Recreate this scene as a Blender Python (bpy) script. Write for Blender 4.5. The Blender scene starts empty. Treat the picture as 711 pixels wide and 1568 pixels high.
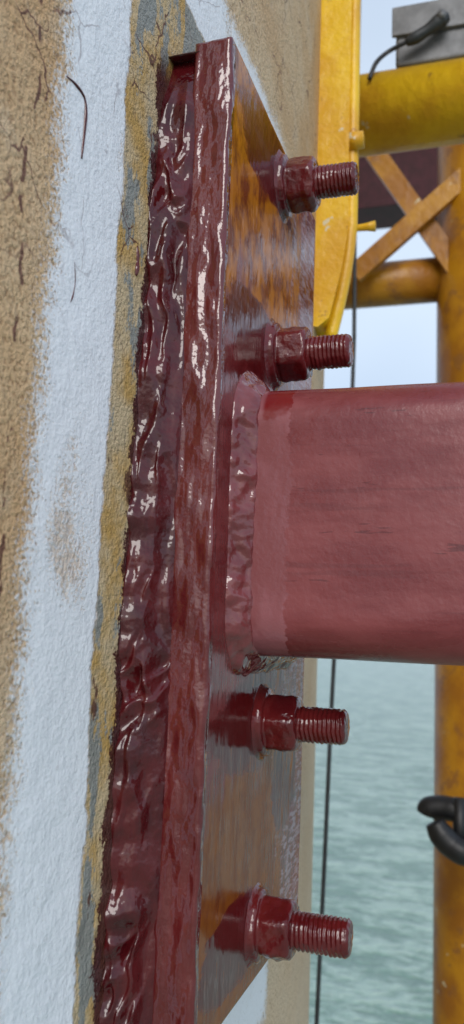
import bpy, math, random
import numpy as np
from mathutils import Vector, Matrix, noise
random.seed(3)
sc=bpy.context.scene
col=sc.collection

# ------------------------------------------------------------ node helpers
class NT:
    def __init__(s,name):
        s.m=bpy.data.materials.new(name); s.m.use_nodes=True
        s.t=s.m.node_tree; s.t.nodes.clear()
        s.out=s.t.nodes.new('ShaderNodeOutputMaterial')
        s.b=s.t.nodes.new('ShaderNodeBsdfPrincipled')
        s.t.links.new(s.b.outputs[0],s.out.inputs[0])
        tc=s.t.nodes.new('ShaderNodeTexCoord'); s.co=tc.outputs['Object']
        sep=s.t.nodes.new('ShaderNodeSeparateXYZ'); s.t.links.new(s.co,sep.inputs[0])
        s.x,s.y,s.z=sep.outputs
    def put(s,sock,v):
        if isinstance(v,bpy.types.NodeSocket): s.t.links.new(v,sock)
        elif v is not None:
            if isinstance(v,tuple) and len(v)==3 and sock.type=='RGBA': v=(*v,1)
            sock.default_value=v
    def math(s,op,a,b=None,c=None,clamp=False):
        n=s.t.nodes.new('ShaderNodeMath'); n.operation=op; n.use_clamp=clamp
        s.put(n.inputs[0],a)
        if b is not None: s.put(n.inputs[1],b)
        if c is not None: s.put(n.inputs[2],c)
        return n.outputs[0]
    def add(s,a,b): return s.math('ADD',a,b)
    def sub(s,a,b): return s.math('SUBTRACT',a,b)
    def mul(s,a,b): return s.math('MULTIPLY',a,b)
    def mx(s,a,b): return s.math('MAXIMUM',a,b)
    def mn(s,a,b): return s.math('MINIMUM',a,b)
    def scale(s,v):
        n=s.t.nodes.new('ShaderNodeMapping'); s.t.links.new(s.co,n.inputs[0]); n.inputs['Scale'].default_value=v
        return n.outputs[0]
    def noise(s,sc_,detail=3,rough=.5,vec=None,dist=0.0):
        n=s.t.nodes.new('ShaderNodeTexNoise'); s.t.links.new(vec or s.co,n.inputs['Vector'])
        n.inputs['Scale'].default_value=sc_; n.inputs['Detail'].default_value=detail
        n.inputs['Roughness'].default_value=rough; n.inputs['Distortion'].default_value=dist
        return n.outputs['Fac']
    def vor(s,sc_,feature='F1',vec=None,rnd=1.0):
        n=s.t.nodes.new('ShaderNodeTexVoronoi'); n.feature=feature
        s.t.links.new(vec or s.co,n.inputs['Vector']); n.inputs['Scale'].default_value=sc_
        n.inputs['Randomness'].default_value=rnd
        return n.outputs['Distance']
    def ss(s,v,a,b,lo=0.0,hi=1.0):
        n=s.t.nodes.new('ShaderNodeMapRange'); n.interpolation_type='SMOOTHSTEP'
        s.put(n.inputs[0],v)
        if a>b: a,b,lo,hi=b,a,hi,lo
        n.inputs[1].default_value=a;n.inputs[2].default_value=b;n.inputs[3].default_value=lo;n.inputs[4].default_value=hi
        return n.outputs[0]
    def mix(s,f,a,b):
        n=s.t.nodes.new('ShaderNodeMix'); n.data_type='RGBA'
        s.put(n.inputs[0],f); s.put(n.inputs[6],a); s.put(n.inputs[7],b)
        return n.outputs[2]
    def bump(s,h,dist,strength=1.0,prev=None):
        n=s.t.nodes.new('ShaderNodeBump'); s.put(n.inputs['Strength'],strength); n.inputs['Distance'].default_value=dist
        s.put(n.inputs['Height'],h)
        if prev is not None: s.t.links.new(prev,n.inputs['Normal'])
        return n.outputs[0]
    def fin(s,color=None,rough=None,normal=None,metal=None,coat=None,spec=None):
        B=s.b.inputs
        s.put(B['Base Color'],color); s.put(B['Roughness'],rough); s.put(B['Metallic'],metal)
        if normal is not None: s.t.links.new(normal,B['Normal'])
        if coat: B['Coat Weight'].default_value=coat; B['Coat Roughness'].default_value=.05; (s.t.links.new(normal,B['Coat Normal']) if normal is not None else None)
        if spec is not None: s.put(B['Specular IOR Level'],spec)
        return s.m

# ------------------------------------------------------------ mesh helpers
def mesh_obj(name,verts,faces,mat=None,parent=None,smooth=True):
    me=bpy.data.meshes.new(name); me.from_pydata([tuple(v) for v in verts],[],faces); me.update()
    if smooth: me.polygons.foreach_set('use_smooth',[True]*len(me.polygons))
    o=bpy.data.objects.new(name,me); col.objects.link(o)
    if mat: me.materials.append(mat)
    if parent: o.parent=parent
    return o
def empty(name):
    o=bpy.data.objects.new(name,None); col.objects.link(o); return o
def grid_faces(nr,nc,wrap=False):
    f=[]
    for i in range(nr-1):
        for j in range(nc if wrap else nc-1):
            k=(j+1)%nc
            f.append((i*nc+j,i*nc+k,(i+1)*nc+k,(i+1)*nc+j))
    return f
def box(name,lo,hi,mat,parent=None,bev=.004):
    import bmesh
    bm=bmesh.new(); bmesh.ops.create_cube(bm,size=1)
    for v in bm.verts:
        v.co=Vector([ (lo[i]+hi[i])/2+v.co[i]*(hi[i]-lo[i]) for i in range(3)])
    if bev: bmesh.ops.bevel(bm,geom=bm.edges[:],offset=bev,segments=3,affect='EDGES',profile=.5)
    me=bpy.data.meshes.new(name); bm.to_mesh(me); bm.free()
    o=bpy.data.objects.new(name,me); col.objects.link(o); me.materials.append(mat)
    if parent: o.parent=parent
    return o
def tube(name,pts,r,mat,parent=None,seg=20,caps=True,subdiv=1):
    pts=[Vector(p) for p in pts]
    if subdiv>1:
        q=[]
        P=[pts[0]]+pts+[pts[-1]]
        for i in range(1,len(P)-2):
            for k in range(subdiv):
                t=k/subdiv
                a,b,c,d=P[i-1],P[i],P[i+1],P[i+2]
                q.append(.5*((2*b)+(c-a)*t+(2*a-5*b+4*c-d)*t*t+(3*b-a-3*c+d)*t*t*t))
        q.append(pts[-1]); pts=q
    rs=r if isinstance(r,list) else [r]*len(pts)
    if len(rs)!=len(pts): rs=[float(np.interp(i/(len(pts)-1),np.linspace(0,1,len(r)),r)) for i in range(len(pts))]
    vs=[];n=len(pts); up=None
    for i,p in enumerate(pts):
        d=(pts[min(i+1,n-1)]-pts[max(i-1,0)]).normalized()
        if up is None: up=Vector((0,0,1)) if abs(d.z)<.9 else Vector((1,0,0))
        s_=d.cross(up).normalized(); up=s_.cross(d).normalized()
        for j in range(seg):
            a=2*math.pi*j/seg
            vs.append(p+rs[i]*(math.cos(a)*s_+math.sin(a)*up))
    f=grid_faces(n,seg,True)
    if caps: f.append(tuple(range(seg))[::-1]); f.append(tuple((n-1)*seg+j for j in range(seg)))
    return mesh_obj(name,vs,f,mat,parent)
def bar(name,a,b,w,t,mat,parent=None):
    a=Vector(a);b=Vector(b);d=(b-a).normalized();y=Vector((0,1,0));s_=d.cross(y).normalized()
    vs=[]
    for p in (a,b):
        for (i,j) in ((-1,-1),(1,-1),(1,1),(-1,1)): vs.append(p+s_*w/2*i+y*t/2*j)
    f=grid_faces(2,4,True)+[(3,2,1,0),(4,5,6,7)]
    return mesh_obj(name,vs,f,mat,parent,False)
def N(x,y,z): return noise.noise(Vector((x,y,z)))
def FB(x,y,z,o=3):
    v=0;a=1
    for i in range(o):
        v+=a*N(x,y,z); x*=2.03;y*=2.03;z*=2.03;a*=.5
    return v

# ------------------------------------------------------------ materials
def wall_mat():
    m=NT('weathered_wall_paint'); y,z=m.y,m.z
    nl=m.sub(m.noise(14,3),.5); nm=m.sub(m.noise(60,4,.6),.5); nf=m.sub(m.noise(520,3,.6),.5)
    gr=m.noise(400,3,.6)
    def rect(cy,hy,cz,hz):
        return m.mx(m.sub(m.math('ABSOLUTE',m.sub(y,cy)),hy),m.sub(m.math('ABSOLUTE',m.sub(z,cz)),hz))
    outer=m.add(rect(.105,.222,.30,.405),m.add(m.mul(nl,.022),m.add(m.mul(nm,.020),m.mul(nf,.050))))
    outer=m.sub(outer,m.ss(z,.22,.02,0,.009))
    inner=m.add(rect(.115,.166,.30,.345),m.add(m.mul(nl,.014),m.add(m.mul(nm,.010),m.mul(nf,.004))))
    wo=m.ss(outer,.006,-.010); wi=m.ss(inner,-.001,.002)
    worn=m.ss(m.add(m.noise(9,4,.6,m.scale((1,1.6,.8))),m.mul(nf,.45)),.57,.70,0,.62)
    white=m.mul(m.mul(wo,wi),m.sub(1.0,worn))
    big=m.noise(5,4,.6)
    beige=m.mix(m.ss(big,.35,.65),(.57,.36,.185),(.66,.49,.31))
    beige=m.mix(m.ss(m.noise(22,4,.6),.50,.75,0,.5),beige,(.68,.56,.42))
    beige=m.mix(m.ss(m.add(z,m.mul(nl,.3)),.32,.12,0,.45),beige,(.70,.58,.44))
    beige=m.mix(m.ss(gr,.50,.36,0,.65),beige,(.26,.14,.065))
    st=m.mix(m.ss(m.noise(28,4,.6),.35,.62),(.50,.31,.10),(.55,.43,.27))
    greyp=m.ss(m.add(m.add(m.noise(26,3,.6,m.scale((1,1.5,.6))),m.mul(nf,.15)),m.mul(y,1.5)),.48,.52)
    st=m.mix(m.mul(greyp,.85),st,(.23,.26,.27))
    brn=m.ss(m.add(m.add(m.noise(40,4,.6,m.scale((1,1,.45))),m.mul(nf,.1)),m.mul(m.sub(z,.3),.12)),.645,.68,0,.9)
    st=m.mix(brn,st,(.10,.035,.022))
    band=m.mx(m.mul(m.sub(.6,z),.036),0.0)
    stray=m.add(m.add(y,m.add(band,.012)),m.add(m.mul(nm,.022),m.mul(nf,.014)))
    stray=m.mul(m.mul(m.ss(stray,-.0012,.0008),m.ss(z,.60,.57)),m.ss(y,.03,.02))
    c=m.mix(m.ss(inner,.001,-.001),beige,st)
    c=m.mix(m.mul(stray,.95),c,(.055,.006,.008))
    wc=m.mix(m.ss(nf,-.05,-.22,0,.6),(.80,.83,.89),(.56,.57,.60))
    c=m.mix(white,c,wc)
    wv=m.t.nodes.new('ShaderNodeVectorMath'); wv.operation='ADD'
    n3=m.t.nodes.new('ShaderNodeTexNoise'); m.t.links.new(m.co,n3.inputs['Vector']); n3.inputs['Scale'].default_value=35; n3.inputs['Detail'].default_value=3
    sc3=m.t.nodes.new('ShaderNodeVectorMath'); sc3.operation='SCALE'; m.t.links.new(n3.outputs['Color'],sc3.inputs[0]); sc3.inputs['Scale'].default_value=.03
    m.t.links.new(m.co,wv.inputs[0]); m.t.links.new(sc3.outputs[0],wv.inputs[1])
    ed=m.vor(17,'DISTANCE_TO_EDGE',wv.outputs[0])
    cr=m.mul(m.ss(ed,.015,.004),m.ss(m.noise(30,2),.46,.54))
    cr=m.mul(cr,m.ss(z,.34,.46,.0,1))
    line=m.math('ABSOLUTE',m.add(m.add(y,.137),m.add(m.mul(nl,.03),m.mul(nm,.008))))
    ln=m.mul(m.ss(line,.0016,.0006),m.ss(m.noise(75,2),.51,.56))
    spk=m.mul(m.ss(m.vor(90),.15,.10),m.ss(m.noise(11,2),.60,.66))
    mark=m.mul(m.mx(cr,m.mx(ln,spk)),m.sub(.85,m.mul(white,.45)))
    c=m.mix(mark,c,(.085,.018,.018))
    h=m.add(gr,m.mul(m.noise(150,3,.6),1.0))
    b=m.bump(h,.0025,m.sub(.88,m.mul(white,.58)))
    b=m.bump(m.noise(38,3),.004,.4,b)
    b=m.bump(white,.0010,.5,b)
    return m.fin(c,m.sub(m.add(.62,m.mul(white,-.14)),m.mul(stray,.5)),b,spec=.35)
M_wall=wall_mat()

def red(name,base=(.115,.011,.012),base2=(.17,.024,.022),rough=.05,rvar=.08,b1=(55,.0012),b2=(260,.0003),sc_=(1,1,1),coat=.6,det=2,spec=.5):
    m=NT(name); v=m.scale(sc_)
    c=m.mix(m.ss(m.noise(30,4,.6,v),.38,.62),base,base2)
    b=m.bump(m.noise(b1[0],det,.5,v),b1[1],1.0)
    b=m.bump(m.noise(b2[0],2,.5),b2[1],.7,b)
    return m.fin(c,m.ss(m.noise(40,3,.6,v),.35,.7,rough,rough+rvar),b,coat=coat,spec=spec)
M_edge=red('wet_red_paint_edge',base=(.095,.006,.007),base2=(.13,.013,.013),rough=.05,rvar=.05,sc_=(1,1,.38),b1=(80,.0060),b2=(260,.0006),det=1.6,coat=.7)
M_seal=red('red_sealant',base=(.050,.003,.005),base2=(.085,.007,.009),rough=.04,rvar=.05,b1=(110,.0014),b2=(330,.0002),coat=0,spec=.55)
M_bolt=red('red_bolt_paint',base=(.080,.005,.007),base2=(.12,.011,.012),rough=.10,b1=(150,.0010),b2=(500,.0002),coat=.15)
M_weld=red('red_weld_paint',base=(.13,.018,.020),base2=(.18,.032,.035),rough=.05,rvar=.05,b1=(60,.0040),b2=(200,.0007))

def plate_mat():
    m=NT('plate_face_paint'); y,z=m.y,m.z
    st=m.noise(45,4,.6,m.scale((1,.30,1.0)))
    vert=m.noise(42,3,.55,m.scale((1,1.2,.30)))
    fine=m.noise(260,3,.6,m.scale((1,.25,1)))
    w=m.noise(11,4,.6)
    redc=m.mix(m.ss(st,.35,.65),(.12,.012,.013),(.19,.035,.036))
    och=m.mix(m.ss(m.noise(60,4,.65,m.scale((1,.8,.6))),.40,.62),(.46,.150,.010),(.18,.038,.008))  # ochre: reflection of the yellow frame, painted as plate colour
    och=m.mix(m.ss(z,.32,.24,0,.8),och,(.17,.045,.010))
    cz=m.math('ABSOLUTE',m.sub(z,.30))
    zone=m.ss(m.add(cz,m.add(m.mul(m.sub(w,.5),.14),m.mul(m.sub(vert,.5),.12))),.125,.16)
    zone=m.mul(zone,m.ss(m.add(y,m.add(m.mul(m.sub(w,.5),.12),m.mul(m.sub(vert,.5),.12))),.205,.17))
    near=None
    for (by,bz) in ((.128,.567),(.12,.431),(.12,.170),(.12,.037)):
        dy=m.mul(m.sub(y,by-.035),.38); dz=m.sub(z,bz)
        d=m.math('SQRT',m.add(m.mul(dy,dy),m.mul(dz,dz)))
        near=d if near is None else m.mn(near,d)
    # patch of fresh red between the two lower studs, towards the far edge
    dy=m.mul(m.sub(y,.19),.75); dz=m.mul(m.sub(z,.125),.75)
    near=m.mn(near,m.math('SQRT',m.add(m.mul(dy,dy),m.mul(dz,dz))))
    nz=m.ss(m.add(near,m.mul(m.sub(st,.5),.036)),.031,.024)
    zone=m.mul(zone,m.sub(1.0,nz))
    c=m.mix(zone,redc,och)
    c=m.mix(nz,c,(.09,.006,.007))
    pale_refl=m.mul(m.ss(m.add(y,m.mul(m.sub(vert,.5),.22)),.165,.20),m.ss(fine,.44,.60))
    pale_refl=m.mul(pale_refl,m.sub(1.0,nz))
    c=m.mix(m.mul(pale_refl,.5),c,(.42,.37,.44))  # whitish reflections towards the far edge, painted into the colour
    b=m.bump(vert,.0020,.6)
    b=m.bump(m.noise(120,3,.55,m.scale((1,.8,.4))),.0006,.7,b)
    return m.fin(c,m.ss(st,.3,.7,.10,.26),b,spec=m.sub(.40,m.mul(zone,.24)))
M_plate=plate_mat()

def beam_mat():
    m=NT('beam_red_oxide_paint'); x,z=m.x,m.z
    st=m.noise(30,4,.6,m.scale((.5,1,1.6)))
    c=m.mix(m.ss(st,.35,.68),(.165,.026,.029),(.225,.048,.051))
    c=m.mix(m.ss(m.noise(12,4,.65,m.scale((1,1,.5))),.48,.7,0,.6),c,(.27,.08,.08))
    lines=m.noise(80,3,.6,m.scale((.08,1,1.5)))
    c=m.mix(m.ss(lines,.62,.70,0,.30),c,(.09,.012,.016))
    scr=m.ss(m.noise(42,4,.75,m.scale((.25,1,2.5))),.65,.67,0,.6)
    c=m.mix(scr,c,(.07,.008,.012))
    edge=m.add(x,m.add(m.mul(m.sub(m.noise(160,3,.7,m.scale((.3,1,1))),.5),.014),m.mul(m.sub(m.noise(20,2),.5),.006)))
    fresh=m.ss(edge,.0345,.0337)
    c=m.mix(fresh,c,m.mix(m.ss(m.noise(35,3,.6,m.scale((1,1,.4))),.4,.6),(.27,.088,.10),(.22,.06,.066)))  # fresh paint band; its reflected brightness is mixed in as paler pink
    top=m.mul(m.ss(m.add(z,m.mul(m.sub(m.noise(70,3),.5),.03)),.366,.372),m.mul(fresh,m.ss(x,.014,.017)))
    c=m.mix(top,c,(.17,.008,.008))
    b=m.bump(m.noise(25,3,.5,m.scale((.5,1,1))),.0020,.5)
    b=m.bump(m.noise(180,4,.6),.0007,.5,b)
    r=m.sub(m.ss(st,.3,.7,.24,.38),m.mul(fresh,.16))
    return m.fin(c,r,b,coat=.10)
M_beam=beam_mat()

def yellow(name,a=(.72,.42,.012),b_=(.50,.24,.01),rust=.62):
    m=NT(name)
    c=m.mix(m.ss(m.noise(9,4,.6),.35,.65),a,b_)
    c=m.mix(m.ss(m.noise(16,5,.7),rust,rust+.06,0,.75),c,(.26,.11,.03))
    c=m.mix(m.ss(m.noise(21,4,.6),.68,.70),c,(.62,.55,.36))
    b=m.bump(m.noise(45,4,.6),.004,.6)
    return m.fin(c,.40,b)
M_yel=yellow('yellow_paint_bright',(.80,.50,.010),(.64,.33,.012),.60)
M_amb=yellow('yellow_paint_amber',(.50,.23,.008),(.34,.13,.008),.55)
def simple(name,c,rough=.5,metal=0.0,bs=60,bd=.001):
    m=NT(name); cc=m.mix(m.ss(m.noise(25,4,.6),.35,.65),c,tuple(v*.65 for v in c))
    return m.fin(cc,rough,m.bump(m.noise(bs,3),bd,.6),metal)
M_black=simple('black_rubber',(.010,.010,.012),.45)
M_wire=simple('dark_wire',(.05,.055,.06),.5,.3)
M_grey=simple('galvanised_steel',(.22,.225,.235),.5,.3)
M_maroon=simple('maroon_paint',(.10,.02,.035),.5)

# ------------------------------------------------------------ column wall
R=3.6; CX=-.041-R; CY=.125
def wall():
    ys=np.linspace(-.5,1.4,220)
    th=[math.asin((v-CY)/R) for v in ys]
    rest=np.linspace(th[-1],th[0]+2*math.pi,300)[1:-1]
    th=th+list(rest)
    zs=[-15.5,-8,-3,-1,-.5,0,.3,.6,1,1.5,3,7]
    vs=[(CX+R*math.cos(t),CY+R*math.sin(t),z) for z in zs for t in th]
    return mesh_obj('column_wall',vs,grid_faces(len(zs),len(th),True),M_wall)
W=wall()
def wx(y): return CX+math.sqrt(R*R-(y-CY)**2)
def drip(name,pts,w):
    P=[Vector((wx(y)-.0002,y,z)) for y,z in pts]
    return tube(name,P,[w*.4,w,w*.8,w*1.3,w*.6],M_seal,W,8,True,6)
drip('paint_run_1',[(-.112,.504),(-.104,.505),(-.096,.504),(-.093,.500),(-.0925,.490),(-.0935,.470)],.0011)
drip('paint_run_2',[(-.094,.415),(-.092,.405),(-.093,.397),(-.095,.392)],.0005)
drip('paint_run_3',[(-.123,.085),(-.121,.07),(-.122,.055),(-.124,.045)],.0010)
drip('paint_run_4',[(-.028,.452),(-.027,.445),(-.027,.44),(-.028,.434)],.0016)

# ------------------------------------------------------------ plate
T=.026; PW=.25; PH=.60
def plate():
    r=.003; prof=[]
    def arc(cx,cy,a0,a1,n=5):
        for i in range(n+1):
            a=math.radians(a0+(a1-a0)*i/n); prof.append((cx+r*math.cos(a),cy+r*math.sin(a)))
    arc(-T+r,r,180,270)
    for x in np.linspace(-T+r,-r,20)[1:-1]: prof.append((x,0))
    arc(-r,r,270,360)
    for y in np.linspace(r,PW-r,70)[1:-1]: prof.append((0,y))
    arc(-r,PW-r,0,90)
    for x in np.linspace(-r,-T+r,8)[1:-1]: prof.append((x,PW))
    arc(-T+r,PW-r,90,180)
    for y in np.linspace(PW-r,r,8)[1:-1]: prof.append((-T,y))
    zs=list(np.linspace(.0035,PH-.0035,420))
    rings=[(0,.0035),(.0008,.0018),(.0018,.0005),(.0035,0)]
    vs=[]
    allz=[(z,s) for z,s in rings]+[(z,0) for z in zs[1:-1]]+[(PH-z,s) for z,s in rings[::-1]]
    for z,s in allz:
        for (x,y) in prof:
            cx=min(max(x,-T+s),-s) if s else x; cy=min(max(y,s),PW-s) if s else y
            d=FB(x*75,y*30+7,z*22,2)*.0009 if y<.01 else FB(x*40,y*18+7,z*22,2)*.00025
            if y<.004: vs.append((cx+ (d*.6 if x>-.004 else 0),cy+d,z))
            else: vs.append((cx+d,cy,z))
    n=len(prof); f=grid_faces(len(allz),n,True)
    f.append(tuple(range(n))[::-1]); f.append(tuple((len(allz)-1)*n+j for j in range(n)))
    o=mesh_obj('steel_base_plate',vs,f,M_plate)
    o.data.materials.append(M_edge)
    for p in o.data.polygons:
        if p.center.y<.0035 or p.normal.z>.5 or p.center.x>-.003 and p.center.y<.006: p.material_index=1
    return o
PL=plate()

# ------------------------------------------------------------ sealant
def sealant():
    path=[]
    def seg(a,b,o,n):
        for i in range(n): 
            t=i/n; path.append((a[0]+(b[0]-a[0])*t,a[1]+(b[1]-a[1])*t,o[0],o[1]))
    def corner(p,a0,a1):
        for i in range(8):
            a=math.radians(a0+(a1-a0)*i/8); path.append((p[0],p[1],math.cos(a),math.sin(a)))
    seg((0,PH),(0,0),(-1,0),700); corner((0,0),180,270)
    seg((0,0),(PW,0),(0,-1),90); corner((PW,0),270,360)
    seg((PW,0),(PW,PH),(1,0),150); corner((PW,PH),0,90)
    seg((PW,PH),(0,PH),(0,1),120); corner((0,PH),90,180)
    ns=36; vs=[]
    for k,(y,z,oy,oz) in enumerate(path):
        e=1.0
        if oy==-1:
            w=float(np.interp(z,[0,.15,.30,.45,.54,.6],[.026,.023,.020,.015,.009,.0]))
            e=float(np.interp(z,[.555,.594],[1,0]))
        else: w=.004; e=.25
        if oz>.05: w=.0; e=0
        w*=1+.38*N(z*26,y*30,3.3)+.22*N(z*70,y*100,1)
        for j in range(ns):
            s=j/(ns-1); env=max(0,math.sin(math.pi*s))**.6
            x=-.022+(wx(y)-.001+.022)*min(1,s*1.02)
            d=w*s*(.4+.6*e)+e*.0035*max(0,math.sin(math.pi*s))**.7-(1-e)*.008
            q=z+.016*N(z*20,s*2,5)
            ridge=1-abs(N(s*2.3+.8*N(q*22,1,1),q*16,4))*2.4
            wr=1-abs(N(s*2.2+6,q*60+s*1.5,9))*2.4
            wrm=max(0,min(1,2.2*N(z*13,7,2)+.1))
            amp=min(1,w/.012)*e
            d+=env*amp*(.0040*ridge-.0024+.0050*(wr-.4)*wrm+.0024*N(s*4,q*40,2)+.0003*N(s*14,q*200,2))
            x+=env*amp*(.0026*N(s*3,z*45,8)+.0004*N(s*10,z*130,3))
            vs.append((x,y+oy*d+ (0.0015 if oy==-1 else 0),z+oz*d))
    n=len(path)
    f=[]
    for i in range(n):
        k=(i+1)%n
        for j in range(ns-1): f.append((i*ns+j,k*ns+j,k*ns+j+1,i*ns+j+1))
    return mesh_obj('sealant_bead',vs,f,M_seal)
sealant()

# ------------------------------------------------------------ beam + weld
BY0,BY1,BZ0,BZ1=.041,.209,.2160,.3875; BR=.026
def rr(off,n_arc=10,n_side=30,r=BR):
    P=[]
    y0,y1,z0,z1=BY0-off,BY1+off,BZ0-off,BZ1+off; r=r+off
    def arc(cy,cz,a0):
        for i in range(n_arc+1):
            a=math.radians(a0+90*i/n_arc); P.append((cy+r*math.cos(a),cz+r*math.sin(a),math.cos(a),math.sin(a)))
    def side(a,b,o):
        for i in range(1,n_side): t=i/n_side; P.append((a[0]+(b[0]-a[0])*t,a[1]+(b[1]-a[1])*t,*o))
    arc(y1-r,z1-r,0); side((y1-r,z1),(y0+r,z1),(0,1))
    arc(y0+r,z1-r,90); side((y0,z1-r),(y0,z0+r),(-1,0))
    arc(y0+r,z0+r,180); side((y0+r,z0),(y1-r,z0),(0,-1))
    arc(y1-r,z0+r,270); side((y1,z0+r),(y1,z1-r),(1,0))
    return P
def beam():
    P=rr(0); xs=list(np.linspace(0,.2,50))+[.3,.5,.8,1.2]
    vs=[(x,y+oy*N(x*14,z*12,2)*.0006,z+oz*N(x*16,y*10,5)*.0008) for x in xs for (y,z,oy,oz) in P]
    n=len(P); f=grid_faces(len(xs),n,True)
    I=rr(-.009); b=len(vs)
    vs+= [(1.2,y,z) for (y,z,_,_) in I]+[(.9,y,z) for (y,z,_,_) in I]
    L=(len(xs)-1)*n
    for j in range(n):
        k=(j+1)%n
        f.append((L+j,L+k,b+k,b+j)); f.append((b+j,b+k,b+n+k,b+n+j))
    f.append(tuple(b+n+j for j in range(n)))
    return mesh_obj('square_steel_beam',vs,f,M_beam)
BM=beam()
def weld():
    P=rr(0,22,90); ns=18; vs=[]
    for (y,z,oy,oz) in P:
        L=.0130+.0016*N(y*40,z*40,2)+.0011*N(y*130,z*130,6)
        for j in range(ns):
            s=j/(ns-1)
            off=L*(1-s)**1.25; x=L*s**1.25
            rip=max(0,math.sin(math.pi*s))**.7*(.0018*N(y*75,z*75,s*1.3)+.0015*N(y*160,z*160,s*2.2)+.0010)
            off=off+rip; x=x+rip
            if j==0: x=-.001
            if j==ns-1: off=-.0008
            vs.append((x,y+oy*off,z+oz*off))
    n=len(P); f=[]
    for i in range(n):
        k=(i+1)%n
        for j in range(ns-1): f.append((i*ns+j,k*ns+j,k*ns+j+1,i*ns+j+1))
    return mesh_obj('fillet_weld',vs,f,M_weld,BM)
weld()

# ------------------------------------------------------------ anchor bolts
def bolt(by,bz,L,rot,seed):
    seg=72
    rows=[]
    def hexr(th,ap=.018):
        a=(th+rot)%(math.pi/3)-math.pi/6
        return min(ap/math.cos(a),.0199)
    def ring(x,fn): rows.append((x,fn))
    c=lambda r:(lambda th:r)
    ring(-.001,c(.0275)); ring(.0006,c(.0255)); ring(.0016,c(.0238)); ring(.003,c(.0232)); ring(.0042,c(.0230)); ring(.005,c(.0220)); ring(.0056,c(.0204))
    ring(.0060,lambda th:min(hexr(th),.0193)); ring(.0072,lambda th:hexr(th)); 
    for x in np.linspace(.009,.0235,8): ring(float(x),lambda th:hexr(th))
    ring(.0250,lambda th:min(hexr(th),.0188)); ring(.0262,lambda th:min(hexr(th),.0172)); ring(.0268,c(.0155)); ring(.0270,c(.0135)); 
    p=.0030; x=.0272
    while x<L-.002:
        def tf(th,x=x):
            ph=((x/p)-th/(2*math.pi))%1
            k=.35+.65*min(1,max(0,.5+1.6*N(x*90,math.cos(th)*1.2,math.sin(th)*1.2+seed)))
            return .01175+.00055*(1-abs(2*ph-1)*2)*k
        ring(x,tf); x+=p/7
    ring(L-.0015,c(.0113)); ring(L-.0004,c(.0104)); ring(L,c(.0092)); ring(L,c(.003))
    vs=[]
    for (x,fn) in rows:
        for j in range(seg):
            th=2*math.pi*j/seg; r=fn(th)
            cy,cz=math.cos(th),math.sin(th)
            big=.0012 if x<.0015 else .0009
            r+= big*FB(x*140+seed,cy*2.4,cz*2.4,2)*(1 if r>.013 else .5)
            sag=-.0022*max(0,-cz)*max(0,N(x*160,seed,1)) 
            vs.append((x+.0006*N(cy*3,cz*3,seed),by+r*cy,bz+r*cz+sag))
    f=grid_faces(len(rows),seg,True); f.append(tuple((len(rows)-1)*seg+j for j in range(seg)))
    return mesh_obj('anchor_bolt',vs,f,M_bolt)
bolt(.130,.567,.057,.2,1); bolt(.12,.431,.057,.52,12); bolt(.12,.170,.059,.1,23); bolt(.12,.037,.064,.42,34)

# ------------------------------------------------------------ yellow structure
Y=empty('yellow_steel_frame')
tube('column_leg',[(.136,1.95,-15.5),(.136,1.95,6)],.155,M_amb,Y,48)
tube('upper_tube',[(-.13,1.0,1.18),(1.6,1.0,1.18)],.070,M_yel,Y,40)
tube('lower_tube',[(-.55,1.95,1.25),(.1,1.95,1.25)],.064,M_amb,Y,32)
tube('lower_tube_far',[(.2,1.95,1.25),(2.2,1.95,1.25)],.064,M_amb,Y,32)
bar('brace_1',(-.33,1.86,1.84),(.05,1.86,1.225),.055,.02,M_amb,Y)
bar('brace_2',(-.24,1.83,1.235),(.14,1.83,1.555),.055,.02,M_amb,Y)
def flange():
    out=[(-.12,2.6),(-.12,.625),(-.060,.612),(-.050,.62),(-.036,.68),(-.028,.74),(-.030,.80),(-.033,2.6)]
    vs=[(x,.535,z) for x,z in out]+[(x,.59,z) for x,z in out]
    n=len(out); f=[tuple(range(n)),tuple(range(n,2*n))[::-1]]+[(j,(j+1)%n,n+(j+1)%n,n+j) for j in range(n)]
    o=mesh_obj('wall_flange',vs,f,M_yel,Y,False)
    b=o.modifiers.new('b','BEVEL'); b.width=.006; b.segments=3
    return o
flange()
tube('flange_rim',[(-.050,.57,.60),(-.036,.57,.665),(-.027,.57,.735),(-.026,.57,.82),(-.028,.57,1.4),(-.029,.57,2.6)],.0085,M_yel,Y,16,True,5)
tube('flange_stub',[(-.034,.560,.862),(-.010,.560,.862)],.011,M_yel,Y)
tube('clamp_stub',[(-.034,.58,.752),(.004,.58,.752)],[.004,.004,.007],M_yel,Y,16,True,3)

J=empty('junction_box')
box('housing',(-.022,.965,1.245),(.14,1.05,1.352),M_grey,J,.006)
box('lid',(-.028,.957,1.300),(.146,.9645,1.357),M_grey,J,.002)
tube('cable',[(-.062,.925,1.20),(-.052,.93,1.232),(-.035,.94,1.256),(-.008,.94,1.268),(.02,.94,1.277)],.0040,M_black,J,12,True,6)
tube('cable_lug',[(.0,.94,1.270),(.02,.94,1.278),(.045,.94,1.292),(.060,.94,1.302),(.074,.94,1.306)],[.007,.011,.010,.013,.014,.006],M_wire,J,16,True,5)
tube('lug_screw',[(.062,.925,1.304),(.062,.95,1.304)],.008,M_grey,J,6)

tube('wire_rope',[(-.128,1.2,2.6),(-.131,1.2,1.204),(-.129,1.2,.718),(-.155,1.2,.171),(-.173,1.2,-.489),(-.25,1.2,-3),(-.5,1.2,-15.5)],.0042,M_wire,None,10,True,4)

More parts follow.
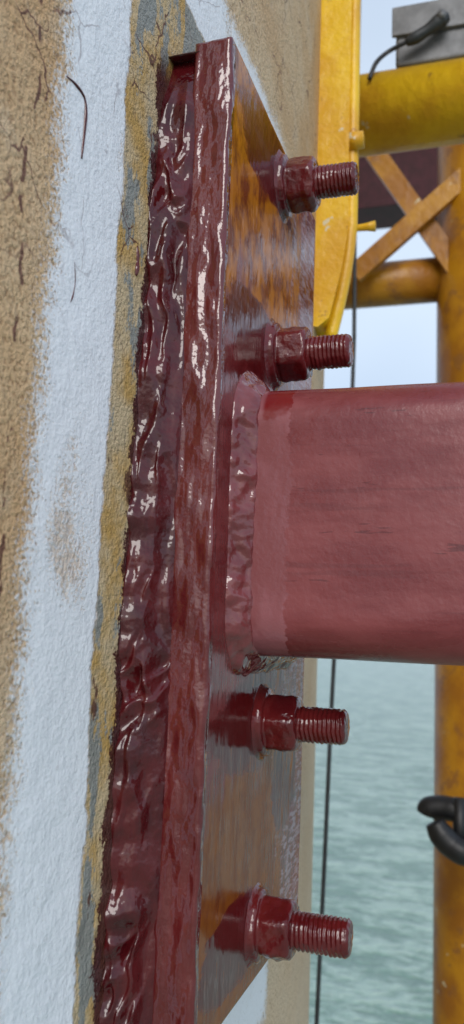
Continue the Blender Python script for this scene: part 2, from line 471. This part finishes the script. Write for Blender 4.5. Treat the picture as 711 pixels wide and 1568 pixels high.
S=empty('mooring_shackle')
tube('upper_arm',[(-.008,1.55,-.165),(.0,1.55,-.152),(.03,1.55,-.148),(.07,1.55,-.150),(.12,1.6,-.155),(.14,1.8,-.155)],[.019,.026,.027,.026,.026,.026],M_black,S,20,True,5)
tube('lower_arm',[(.016,1.50,-.17),(.028,1.50,-.192),(.048,1.50,-.212),(.08,1.50,-.228),(.12,1.55,-.235),(.14,1.8,-.235)],[.020,.027,.027,.026,.026,.026],M_black,S,20,True,5)
tube('pin',[(.066,1.53,-.12),(.066,1.53,-.25)],.014,M_black,S,16)

G=empty('maroon_girder')
box('web',(-1.2,3.2,2.13),(1.4,3.22,2.50),M_maroon,G,0)
box('bottom_flange',(-1.2,3.1,2.10),(1.4,3.32,2.128),M_maroon,G,.003)
box('top_flange',(-1.2,3.1,2.502),(1.4,3.32,2.53),M_maroon,G,.003)

# ------------------------------------------------------------ sea
def sea():
    m=NT('sea_water')
    v=m.scale((.45,1,1))
    n1=m.noise(.55,5,.6,v); n2=m.noise(2.2,4,.6,v)
    c=m.mix(m.ss(m.add(m.mul(n1,.65),m.mul(n2,.35)),.42,.58),(.15,.27,.20),(.40,.54,.44))  # dark troughs and light crests of the waves are put into the colour
    b=m.bump(n1,2.2,.6)
    b=m.bump(n2,.45,.6,b)
    m.fin(c,.10,b); S_=12000
    return mesh_obj('sea',[(-S_,-S_,-15),(S_,-S_,-15),(S_,S_,-15),(-S_,S_,-15)],[(0,1,2,3)],m.m,None,False)
sea()

# ------------------------------------------------------------ light: pale overcast sky
w=bpy.data.worlds.new('World'); sc.world=w; w.use_nodes=True
t=w.node_tree; bg=t.nodes['Background']
sky=t.nodes.new('ShaderNodeTexSky'); sky.sky_type='NISHITA'; sky.sun_disc=False
el,az=math.radians(30),math.radians(160)
sky.sun_elevation=el; sky.sun_rotation=az; sky.dust_density=3.0; sky.air_density=1.0; sky.ozone_density=2.0
tc=t.nodes.new('ShaderNodeTexCoord'); nz=t.nodes.new('ShaderNodeTexNoise'); nz.inputs['Scale'].default_value=1.6; nz.inputs['Detail'].default_value=3
t.links.new(tc.outputs['Generated'],nz.inputs['Vector'])
cr=t.nodes.new('ShaderNodeMix'); cr.data_type='RGBA'; cr.inputs[6].default_value=(3.9,4.9,6.3,1); cr.inputs[7].default_value=(6.5,7.5,8.7,1)
mr=t.nodes.new('ShaderNodeMapRange'); mr.inputs[1].default_value=.35; mr.inputs[2].default_value=.65; t.links.new(nz.outputs['Fac'],mr.inputs[0]); t.links.new(mr.outputs[0],cr.inputs[0])
mxn=t.nodes.new('ShaderNodeMix'); mxn.data_type='RGBA'; mxn.inputs[0].default_value=.72
t.links.new(sky.outputs[0],mxn.inputs[6]); t.links.new(cr.outputs[2],mxn.inputs[7])
t.links.new(mxn.outputs[2],bg.inputs[0]); bg.inputs[1].default_value=.14
sl=bpy.data.lights.new('sun','SUN'); sl.energy=1.5; sl.angle=math.radians(30); sl.color=(1,.97,.94)
so=bpy.data.objects.new('sun',sl); col.objects.link(so)
dv=Vector((math.sin(az)*math.cos(el),math.cos(az)*math.cos(el),math.sin(el)))
so.rotation_euler=dv.to_track_quat('Z','Y').to_euler(); so.location=dv*20

# ------------------------------------------------------------ camera
cd=bpy.data.cameras.new('camera'); cam=bpy.data.objects.new('camera',cd); col.objects.link(cam)
back=Vector((.3034,-.9437,-.1329)).normalized(); rt=Vector((.9526,.3013,.0376)); rt=(rt-back*rt.dot(back)).normalized(); up=back.cross(rt)
M=Matrix((( rt.x,up.x,back.x,.1584),(rt.y,up.y,back.y,-.4583),(rt.z,up.z,back.z,.2342),(0,0,0,1)))
cam.matrix_world=M
cd.sensor_fit='VERTICAL'; cd.sensor_height=24; cd.lens=1300/1568*24
cd.clip_start=.01; cd.clip_end=30000
cd.dof.use_dof=True; cd.dof.focus_distance=.55; cd.dof.aperture_fstop=6.5
sc.camera=cam
sc.view_settings.view_transform='Standard'; sc.view_settings.look='None'; sc.view_settings.exposure=0
